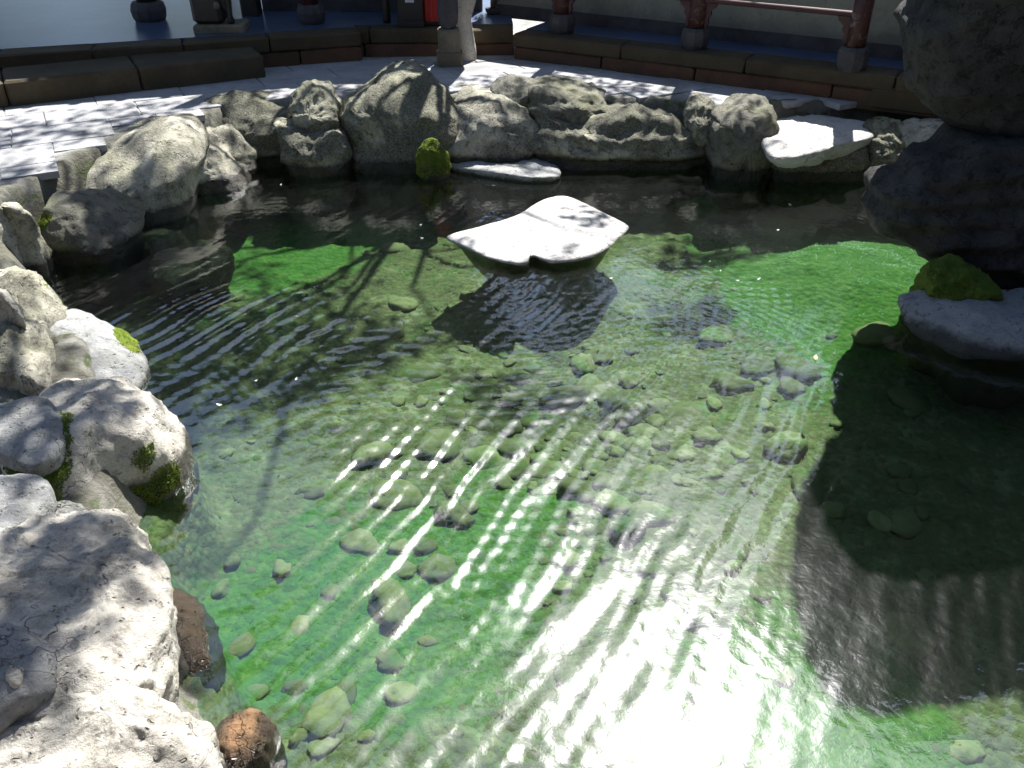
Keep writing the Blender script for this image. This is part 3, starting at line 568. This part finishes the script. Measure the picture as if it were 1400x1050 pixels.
# ------------------------------------------------------------------ paving slabs of the yard
ground = bpy.data.objects['ground']
ang = math.radians(27); ca, sa = math.cos(ang), math.sin(ang); pav = []
for v in range(6):
    r = random.Random(100+v); mb = MB(); j = lambda: r.uniform(-.005, .005)
    a, b = .30, .20; top = [(-a+.003+j(), -b+.003+j()), (a-.003+j(), -b+.003+j()), (a-.003+j(), b-.003+j()), (-a+.003+j(), b-.003+j())]
    V_ = [(x, y, -.04) for x, y in top]+[(x, y, -.004) for x, y in top]+[(x*.985, y*.98, 0) for x, y in top]
    F_ = [(3, 2, 1, 0), (8, 9, 10, 11)]+[(i*4+k, i*4+(k+1) % 4, i*4+4+(k+1) % 4, i*4+4+k) for i in (0, 1) for k in range(4)]
    me = bpy.data.meshes.new('paving_slab'); me.from_pydata(V_, [], F_); me.materials.append(M['paving']); me.update(); pav.append(me)
cand = []
for iu in range(-14, 16):
    for iv in range(-12, 34):
        uu = iu*.6+(.3 if iv % 2 else 0)+.05*math.sin(iv*2.3); vv = iv*.4
        cand.append((uu*ca-vv*sa, uu*sa+vv*ca+3.0))
cand = np.array(cand); okk = np.ones(len(cand), bool)
for (u_, v_) in [(-.3, -.2), (.3, -.2), (.3, .2), (-.3, .2), (0, 0)]:
    okk &= sdist(cand[:, 0]+u_*ca-v_*sa, cand[:, 1]+u_*sa+v_*ca) < .06
full = [(x, y, 1.0) for x, y in cand[okk]]
for (x, y) in cand[~okk]:                                      # cut pieces along the rocks
    for (u_, v_) in ((-.15, -.1), (.15, -.1), (-.15, .1), (.15, .1)):
        qx, qy = x+u_*ca-v_*sa, y+u_*sa+v_*ca
        k_ = [(qx+a*ca-b*sa, qy+a*sa+b*ca) for a, b in ((-.15, -.1), (.15, -.1), (.15, .1), (-.15, .1))]
        if sdist(np.array([q[0] for q in k_]), np.array([q[1] for q in k_])).max() < .0 and qy > 4.75: full.append((qx, qy, .5))
for (x, y, sc) in full:
    if not (-5.2 < x < 4.0 and 4.6 < y < 8.0): continue
    if abs(x)/max(y, .1) > .85: continue
    if y > 7.9-.0*x or y > 8.3-.55*(x-.1) : continue
    o = bpy.data.objects.new('paving_slab', random.choice(pav)); col.objects.link(o); o.parent = ground
    o.location = (x, y, .40+random.uniform(-.003, .003)); o.rotation_euler = (random.uniform(-.004, .004), random.uniform(-.004, .004), ang+random.choice((0, math.pi))); o.scale = (sc, sc, 1)

# ------------------------------------------------------------------ stone platforms of the galleries
def platform(label, line, depth, ztop, floor_mat, block=.85, courses=2, cat='platform', ret=()):
    """line: front edge from left to right (viewer outside); depth: how far it runs back"""
    root = empty('stone_platform', (line[0][0], line[0][1], GZ)); tag(root, label, cat)
    inv = Matrix.Translation(root.location).inverted()
    a, b = np.array(line[0]), np.array(line[1]); d = (b-a)/np.linalg.norm(b-a); nrm = np.array([-d[1], d[0]])      # points backwards
    if nrm[1] < 0: nrm = -nrm
    L = np.linalg.norm(b-a); hc = (ztop-GZ)/courses; rz = math.atan2(d[1], d[0])
    f = MB(); c = a+d*L/2+nrm*(.26+(depth-.26)/2)
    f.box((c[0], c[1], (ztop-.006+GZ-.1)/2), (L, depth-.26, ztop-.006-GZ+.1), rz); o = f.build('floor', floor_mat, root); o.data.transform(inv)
    for k in range(courses):
        s = 0.0; off = 0.0
        while s < L-.02:
            w = min(block*random.uniform(.75, 1.25), L-s)
            if L-s-w < .2: w = L-s
            c = a+d*(s+w/2)+nrm*(.13+(0 if k == courses-1 else .012)+random.uniform(-.004, .004))
            mb = MB().box((c[0], c[1], GZ+hc*(k+.5)-(.02 if k == 0 else 0)), (w-.008, .25, hc-.004+(.04 if k == 0 else 0)), rz, .012)
            o = mb.build('kerb_stone', M['kerb'] if k == courses-1 else M['kerb_red'], root); o.data.transform(inv); s += w
            for v_ in o.data.vertices: v_.co += Vector((random.uniform(-.006, .006), random.uniform(-.006, .006), random.uniform(-.005, .003)))
    return root
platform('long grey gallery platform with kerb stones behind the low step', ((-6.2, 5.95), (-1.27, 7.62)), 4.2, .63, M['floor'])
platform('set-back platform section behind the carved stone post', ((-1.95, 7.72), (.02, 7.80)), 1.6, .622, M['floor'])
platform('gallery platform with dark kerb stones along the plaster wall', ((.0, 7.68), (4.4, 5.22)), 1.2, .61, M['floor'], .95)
# low step in front of the left platform
st = empty('low_step', (-3.6, 6.3, GZ)); tag(st, 'low dark stone step running along the long gallery platform', 'step'); inv = Matrix.Translation(st.location).inverted()
a = np.array((-5.6, 5.08)); b = np.array((-1.96, 7.05)); d = (b-a)/np.linalg.norm(b-a); nr_ = np.array([-d[1], d[0]]); L = np.linalg.norm(b-a); s = 0
for w in (1.3, 1.0, .9, L-3.2):
    c = a+d*(s+w/2)+nr_*.24; o = MB().box((c[0], c[1], GZ+.075), (w-.008, .48, .21), math.atan2(d[1], d[0]), .016).build('step_stone', M['kerb'], st); o.data.transform(inv); s += w
p = P(1240, 150, .4); o = MB().box((p[0]+.12, p[1]+.12, GZ+.055), (.62, .26, .15), math.radians(-29), .015).build('low_step', M['kerb'])
tag(o, 'short dark stone step against the wall-side platform', 'step')

# plaster walls
def wall(name, a, b, z0, z1, th, label):
    root = empty(name, (a[0], a[1], z0)); tag(root, label, 'wall'); inv = Matrix.Translation(root.location).inverted()
    a, b = np.array(a), np.array(b); L = np.linalg.norm(b-a); rz = math.atan2(*(b-a)[::-1]); c = (a+b)/2
    MB().box((c[0], c[1], (z0+z1)/2), (L, th, z1-z0), rz).build('plaster_face', M['plaster'], root).data.transform(inv)
    MB().box((c[0], c[1], z1+.045), (L+.1, th+.16, .09), rz, .02).build('coping', M['rooftile'], root).data.transform(inv)
    n_ = np.array([math.sin(rz), -math.cos(rz)]); c2 = c+n_*(th/2+.006)
    MB().box((c2[0], c2[1], z0+.05), (L-.02, .02, .11), rz, .004).build('skirting', M['base_stone'], root).data.transform(inv)
    return root
wall('plaster_wall', (-.15, 8.66), (4.6, 5.80), .60, 1.42, .2, 'stained cream plaster wall behind the row of red posts')
wall('plaster_wall', (-2.35, 8.75), (-.28, 8.78), .62, 2.9, .2, 'shaded cream plaster wall behind the black cabinet')

# red posts with base stones, brackets and rails
def post(label, x, y, z, h, rz, br=(1, 1), r=.068, base_w=.105, group=None, mat='red_wood', lean=0):
    root = empty('wooden_post', (x, y, z), rz); tag(root, label, 'post', group)
    MB().lathe((0, 0, 0), [(base_w*.88, -.01), (base_w*1.02, .03), (base_w*1.08, .09), (base_w*1.0, .135), (base_w*.86, .155)], 10).build('base_stone', M['base_stone'], root)
    MB().lathe((0, 0, 0), [(r*1.02, .15), (r, .3), (r*.97, h)], 18).build('shaft', M[mat], root, True)
    for s_ in (-1, 1):
        if not br[(s_+1)//2]: continue
        poly = [(r*.8, .16), (r+.012, .16), (r+.028, .20), (r+.020, .225), (r+.045, .26), (r+.038, .285), (r+.075, .315), (r+.09, .345), (r*.8, .345)]
        MB().prism(poly, (0, 0, 0), (s_, 0, 0), (0, 0, 1), (0, 1, 0), .026).build('bracket', M['rail_wood'], root)
    return root
rw = math.atan2(5.80-8.66, 4.75)
pr = [np.array(P(x, y, .61))[:2] for x, y in ((768, 44), (949, 65), (1163, 93))]
dd = (pr[2]-pr[0])/np.linalg.norm(pr[2]-pr[0]); rr = math.atan2(dd[1], dd[0])
pr.append(pr[2]+dd*1.25)
PG = 'red posts in front of the plaster wall'
lbs = ['weathered red post nearest the young plant, on dark base stone', 'weathered red post halfway along the rail, on dark base stone', 'weathered red post nearest the rockery, on dark base stone', 'red post half hidden by the huge rockery boulder']
for k, c in enumerate(pr): post(lbs[k], c[0], c[1],   .605, .88, rr, (1, 1) if k < 2 else (1, 0), group=PG)
for k in range(2):
    a, b = pr[k]+dd*.06, pr[k+1]-dd*.06; c = (a+b)/2
    o = MB().box((c[0], c[1], .605+.36), (np.linalg.norm(b-a), .05, .035), rr, .006).build('seat_rail', M['rail_wood']); tag(o, ['thin dark red rail ending at the post nearest the young plant', 'thin dark red rail ending at the post nearest the rockery'][k], 'rail', 'rails between the red posts')

# left gallery: posts and furniture
def base_only(px, py, z=.628): return P(px, py, z)
c = base_only(206, 27); post('black post on a wide black base stone at gallery floor edge', c[0], c[1], .628, 2.5, 0, (0, 0), .085, .145, mat='black_wood')
c = base_only(427, 31); post('faded red post on a rough dark base stone by the wall end', c[0], c[1], .628, 2.45, 0, (0, 0), .07, .115)
c = base_only(345, 20); o = MB().box((c[0], c[1], .628+1.2), (.16, .16, 2.45), 0, .012).build('square_post', M['black_wood']); tag(o, 'plain square black post behind the carved stool', 'post')
c = base_only(529, 29); o = MB().lathe((c[0], c[1], .628), [(.032, -.01), (.036, .02), (.042, .3), (.044, 2.4)], 12).build('slim_post', M['black_wood'], smooth=True); tag(o, 'slim dark brown post left of the black cabinet', 'post')
# carved stool on a flat stone
c = base_only(300, 44); o = MB().box((c[0], c[1]+.1, .628+.025), (.42, .30, .07), .1, .01).build('foot_stone', M['plinth']); tag(o, 'flat two-tone stone under the carved black stool', 'stone')
root = empty('carved_stool', (c[0]-.03, c[1]+.1, .628+.06)); tag(root, 'black carved wooden stool on a flat stone', 'stool')
MB().box((-.055, 0, .17), (.25, .22, .34), 0, .03).build('body', M['black_wood'], root)
MB().lathe((.13, -.06, 0), [(.026, 0), (.036, .02), (.022, .06), (.03, .16), (.04, .34)], 10).build('leg', M['black_wood'], root, True)
MB().prism([(-.02, .2), (.15, .08), (.15, .34), (-.02, .34)], (0, -.06, 0), (1, 0, 0), (0, 0, 1), (0, 1, 0), .03).build('apron', M['black_wood'], root)
V_, F_ = blob(5, .026, .018, .03, .1); mesh_obj('knob', V_+np.array([.05, -.12, .15]), F_, M['plinth'], root)
MB().box((0, 0, .36), (.36, .26, .04), 0, .012).build('seat', M['black_wood'], root)
# black cabinet with grey plate, red box beside it
c = base_only(562, 36); root = empty('cabinet', (c[0], c[1]+.12, .628)); tag(root, 'black cabinet with a small grey plate beside the red box', 'cabinet')
MB().box((0, 0, .45), (.22, .24, .92), 0, .012).build('body', M['black_paint'], root)
MB().box((.0, -.123, .27), (.075, .01, .16), 0, .003).build('plate', M['label_plate'], root)
MB().box((.0, -.13, .02), (.235, .03, .05), 0, .005).build('foot', M['black_paint'], root)
c = base_only(594, 35); root = empty('red_box', (c[0]+.01, c[1]+.14, .628)); tag(root, 'upright red box with vertical ribs behind the carved stone post', 'box')
MB().box((0, 0, .42), (.20, .22, .84), 0, .01).build('body', M['red_paint'], root)
for k in range(5): MB().box((-.08+.04*k, -.112, .42), (.016, .012, .78), 0, .003).build('rib', M['red_paint'], root)
MB().box((0, -.01, .012), (.21, .23, .03), 0, .004).build('base', M['black_paint'], root)
# carved stone post on a plinth
c = P(614, 91, .40); root = empty('stone_post', (c[0], c[1]+.09, .395), .08); tag(root, 'carved stone post on a square two-tier plinth before the tree', 'stone post')
MB().box((0, 0, .05), (.215, .20, .12), 0, .012).build('plinth', M['plinth'], root)
MB().box((0, 0, .195), (.185, .17, .19), 0, .014, .97).build('pedestal', M['plinth'], root)
MB().lathe((0, 0, 0), [(.055, .28), (.06, .295), (.078, .33), (.086, .42), (.084, .55), (.07, .66), (.05, .70), (.08, .73), (.085, .80), (.02, .92)], 14).build('carved_shaft', M['base_stone'], root, True)

# gallery roof over the left platform, low tiled pitch on a beam
root = empty('gallery_roof', (-3.2, 8.6, 3.05)); tag(root, 'grey tiled gallery roof above the long platform', 'roof'); inv = Matrix.Translation(root.location).inverted()
MB().prism([(0, 0), (2.6, 1.15), (5.2, 0), (5.2, .08), (2.6, 1.25), (0, .08)], (-3.9, 7.75, 3.05), (-.29, .957, 0), (0, 0, 1), (.957, .29, 0), 6.2).build('roof_deck', M['rooftile'], root).data.transform(inv)
for k in range(20):
    t_ = -2.95+k*.31; o_ = np.array((-3.9, 7.75, 3.13))+np.array((.957, .29, 0))*t_; e = o_+np.array((-.29*2.6, .957*2.6, 1.17))
    MB().tube([o_, e], .045, 6).build('tile_rib', M['rooftile'], root).data.transform(inv)
a = np.array((-6.6, 7.1, 2.98)); b = np.array((-1.0, 8.75, 2.98)); MB().tube([a, b], .09, 8).build('eave_beam', M['black_wood'], root).data.transform(inv)

# ------------------------------------------------------------------ trees
def leaves(cs, rs, counts, size, seed):
    r = np.random.default_rng(seed); Ps = []
    for c, rad, n in zip(cs, rs, counts):
        d = r.normal(size=(n, 3)); d /= np.linalg.norm(d, axis=1)[:, None]; f = r.random(n)**.45
        twig = r.normal(size=(max(3, n//14), 3))*.33                                 # leaves gather on twigs
        tw = twig[r.integers(0, len(twig), n)]; q = .45*d*f[:, None]+tw
        Ps.append(np.array(c)+q*np.array([rad, rad, rad*.62]))
    p = np.vstack(Ps); n = len(p)
    nn = r.normal(size=(n, 3))+np.array([0, 0, 1.2]); nn /= np.linalg.norm(nn, axis=1)[:, None]
    t = np.cross(nn, r.normal(size=(n, 3))); t /= np.linalg.norm(t, axis=1)[:, None]; b = np.cross(nn, t)
    L = (size*r.uniform(.6, 1.25, n))[:, None]; w = L*r.uniform(.36, .5, n)[:, None]
    V = np.stack([p-t*L*.5, p-b*w*.5+nn*w*.12, p+t*L*.5, p+b*w*.5+nn*w*.12], 1).reshape(-1, 3); k = np.arange(n)[:, None]*4
    return V, np.concatenate([k+[0, 1, 2], k+[0, 2, 3]])
def limb_path(a, b, seed, sag=.12):
    r = random.Random(seed); a, b = Vector(a), Vector(b); L = (b-a).length; pts = []
    for i in range(6):
        t = i/5; p = a.lerp(b, t); p.z += sag*L*math.sin(math.pi*t); p += Vector((r.uniform(-1, 1), r.uniform(-1, 1), r.uniform(-.6, .6)))*.05*L*math.sin(math.pi*t); pts.append(p)
    return pts
def tree(name, label, base, trunk_pts, trunk_r, clumps, leaf, seed, trunk_mat, group=None, limbs=True):
    root = empty(name, base); tag(root, label, 'tree', group); inv = Matrix.Translation(Vector(base)).inverted()
    MB().tube(trunk_pts, trunk_r, 12).build('trunk', trunk_mat, root, True).data.transform(inv)
    top = Vector(trunk_pts[-1])
    for i, (c, rad, n) in enumerate(clumps):
        if not limbs or i % limbs: continue
        st_ = Vector(trunk_pts[-1 - (i % 2)]) if len(trunk_pts) > 2 else top
        L = (Vector(c)-st_).length; MB().tube(limb_path(st_, c, seed+i), [trunk_r[-1]*q for q in (.6, .4, .28, .2, .14, .08)], 6).build('limb', M['bark'], root, True).data.transform(inv)
    V_, F_ = leaves([c for c, _, _ in clumps], [q for _, q, _ in clumps], [q for _, _, q in clumps], leaf, seed)
    quads_obj('crown', V_, F_, M['leaf'], root, False).data.transform(inv)
    return root
kx, ky = S.x/S.z, S.y/S.z
def above(px, py, z, h):                    # a clump at height h whose shadow falls on the spot seen at this pixel
    c = P(px, py, z); return (c[0]+kx*(h-z), c[1]+ky*(h-z), h)
r_ = random.Random(5); cl = []
spots = [  # pixel, level, radius, leaves
    (30, 180, .4, .5, 170), (130, 170, .4, .5, 150), (230, 150, .4, .5, 150), (40, 230, .4, .45, 130), (160, 215, .4, .4, 90), (330, 128, .4, .45, 120), (430, 112, .4, .4, 90),
    (150, 240, .4, .35, 60), (60, 320, .35, .4, 90), (650, 108, .4, .4, 80), (740, 112, .4, .5, 150), (840, 118, .4, .5, 150), (900, 130, .4, .5, 180),
    (350, 290, -.3, .5, 190), (480, 280, -.3, .5, 190), (540, 262, -.3, .4, 190), (130, 400, -.2, .35, 260), (195, 430, -.3, .35, 280), (225, 510, -.3, .35, 280), (260, 560, -.3, .3, 200), (300, 390, -.3, .45, 220), (420, 400, -.3, .5, 240), (250, 460, -.3, .5, 320), (340, 510, -.3, .5, 330), (450, 470, -.3, .4, 160), (510, 440, -.3, .4, 180), (770, 298, .06, .3, 34), (690, 530, -.3, .35, 110), (810, 540, -.3, .3, 60), (960, 345, -.3, .4, 200), (950, 430, -.3, .3, 120),
    (60, 590, .3, .35, 120), (130, 560, .3, .3, 70), (120, 470, .3, .4, 120), (40, 660, .3, .3, 90), (70, 770, .36, .33, 160), (150, 760, .36, .25, 60), (30, 900, .36, .25, 130), (20, 450, .4, .3, 60), (730, 215, .06, .25, 50)]
for (px, py, z, rad, n) in spots: cl.append((above(px, py, z, r_.uniform(4.4, 6.2)), rad*1.15, int(n*1.25)))
tb = P(637, 84, .4)
far_cl = [c for c in cl]
tree('courtyard_tree', 'leaning tree with a whitewashed trunk behind the carved stone post', (tb[0], tb[1]+.08, .36),
     [(tb[0], tb[1]+.08, .30), (tb[0]+.0, tb[1]+.08, .50), (tb[0]-.025, tb[1]+.09, .72), (tb[0]+.03, tb[1]+.1, .95), (tb[0]+.09, tb[1]+.05, 1.5), (tb[0]+.13, tb[1]-.02, 2.0)],
     [.105, .085, .075, .09, .085, .06], far_cl, .11, 3, M['white_bark'], limbs=3)
# unseen trees added left and far behind the walls, to block reflected sky
side = []
for k in range(34):
    a = math.radians(r_.uniform(-62, -17)); e = math.radians(r_.uniform(30, 62)); D = r_.uniform(5.5, 8.5); hz = D*math.cos(e)
    side.append(((hz*math.sin(a), hz*math.cos(a), 2+D*math.sin(e)), .75, 330))
tree('sky_block_tree', 'unseen leafy tree added beyond the left shore to block reflected sky', (-5.2, 4.4, .36), [(-5.2, 4.4, .3), (-5.1, 4.4, 1.6), (-4.8, 4.4, 3.0), (-4.3, 4.3, 4.4)], [.2, .16, .14, .12], side, .13, 8, M['bark'], limbs=2)
backs = [(-13, 22, 13), (-7.5, 24, 14.5), (-1.5, 23, 14), (4.5, 24, 14.5), (10.5, 23, 14), (17, 22, 13.5)]
words = ['broad', 'tall', 'round-crowned', 'dense', 'spreading', 'outermost']
for i, (x, y, h) in enumerate(backs):
    cs = [((x+r_.uniform(-3.6, 3.6), y+r_.uniform(-1.8, 1.8), r_.uniform(3.0, h)), 1.6, 420) for _ in range(26)]
    tree('sky_block_back_tree', words[i]+' unseen tree added beyond the plaster walls to block reflected sky', (x, y, .36), [(x, y, .3), (x, y, 2), (x+.1, y, 4.5), (x+.1, y, 7)], [.28, .24, .2, .14], cs, .40, 30+i, M['bark'], 'unseen trees added beyond the walls', limbs=3)
# unseen halls added behind the viewer and at right to cut ambient sky light
def hall(label, cx, cy, rz, w, eave, rise, depth, bays):
    root = empty('sky_block_hall', (cx, cy, .36), rz); tag(root, label, 'hall')
    MB().box((0, -1.0-depth/2, eave/2), (w, depth, eave)).build('wall', M['black_wood'], root)
    MB().box((0, -.6-depth/2, .06), (w+.6, depth+1.4, .3), 0, .02).build('plinth', M['kerb'], root)
    for k in range(bays+1):
        x = -w/2+.2+k*(w-.4)/bays; MB().lathe((x, 0, 0), [(.2, .2), (.2, .32), (.13, .36), (.13, eave)], 14).build('column', M['red_wood'], root, True)
        if k < bays: MB().box((x+(w-.4)/bays/2, -.98, 1.45), ((w-.4)/bays*.7, .08, 2.3), 0, .02).build('door_panel', M['rail_wood'], root)
    MB().prism([(.9, eave-.25), (-1.0-depth/2, eave+rise), (-2.9-depth, eave-.25), (-2.9-depth, eave-.1), (-1.0-depth/2, eave+rise+.18), (.9, eave-.1)], (0, 0, 0), (0, 1, 0), (0, 0, 1), (1, 0, 0), w+1.2).build('roof', M['rooftile'], root)
hall('unseen timber hall added on the near side to cut sky light', 0, -1.6, 0, 15, 3.6, 3.2, 5, 6)
hall('unseen timber side hall added on the rockery side to cut sky light', 6.6, 2.2, math.radians(80), 7, 3.3, 2.4, 4, 3)

# young plant by the wall
c = P(672, 20, .61); root = empty('young_plant', (c[0], c[1], .605)); tag(root, 'young leafy plant leaning from a dark pot by the wall', 'plant')
MB().lathe((.03, .02, 0), [(.06, -.005), (.085, .03), (.09, .06), (.07, .065)], 14).build('pot', M['base_stone'], root, True)
MB().tube([(.0, 0, .04), (.05, 0, .14), (.12, .0, .26), (.2, .02, .42)], [.022, .02, .016, .01], 8).build('stem', M['bark'], root, True)
V_, F_ = leaves([(.22, -.02, .30), (-.06, -.02, .22), (.12, 0, .40), (.3, 0, .22), (0, 0, .34)], [.2, .16, .22, .14, .16], [60, 45, 70, 26, 40], .06, 4)
quads_obj('foliage', V_, F_, M['leaf'], root, False)

# ------------------------------------------------------------------ bits floating on the water
def floater(px, py, L, mat, label, name, cat, k):
    c = P(px, py, 0); a = random.uniform(0, 6.28); pts = [(-L, 0, .006), (-L*.3, -L*.38, .003), (L*.5, -L*.3, .004), (L, 0, .008), (L*.5, L*.33, .005), (-L*.3, L*.36, .002)]
    V_ = [(c[0]+x*math.cos(a)-y*math.sin(a), c[1]+x*math.sin(a)+y*math.cos(a), z) for x, y, z in pts]+[(c[0], c[1], .001)]
    V_ += [(x, y, z-.0025) for x, y, z in V_]
    F_ = [(6, i, (i+1) % 6) for i in range(6)]+[(13, 7+(i+1) % 6, 7+i) for i in range(6)]+[(i, 7+i, 7+(i+1) % 6, (i+1) % 6) for i in range(6)]
    tag(mesh_obj(name, V_, F_, mat, None, False), label, cat, 'bits floating on the water' if k else None)
for (px, py) in [(577, 326), (405, 519), (350, 521), (407, 433), (985, 371), (1037, 382), (1063, 315), (835, 381), (970, 358), (1008, 384), (575, 308), (384, 253), (300, 554), (1080, 280)]:
    floater(px, py, random.uniform(.008, .014), M['petal'], 'tiny pale petal floating on the water', 'petal', 'petal', 1)
for (px, py, t_) in [(178, 318, 'orange fallen leaf stranded below the dark mossy boulder'), (1115, 490, 'small brown leaf floating over the bright green algae')]:
    floater(px, py, .028, M['dry_leaf'], t_, 'fallen_leaf', 'leaf', 0)
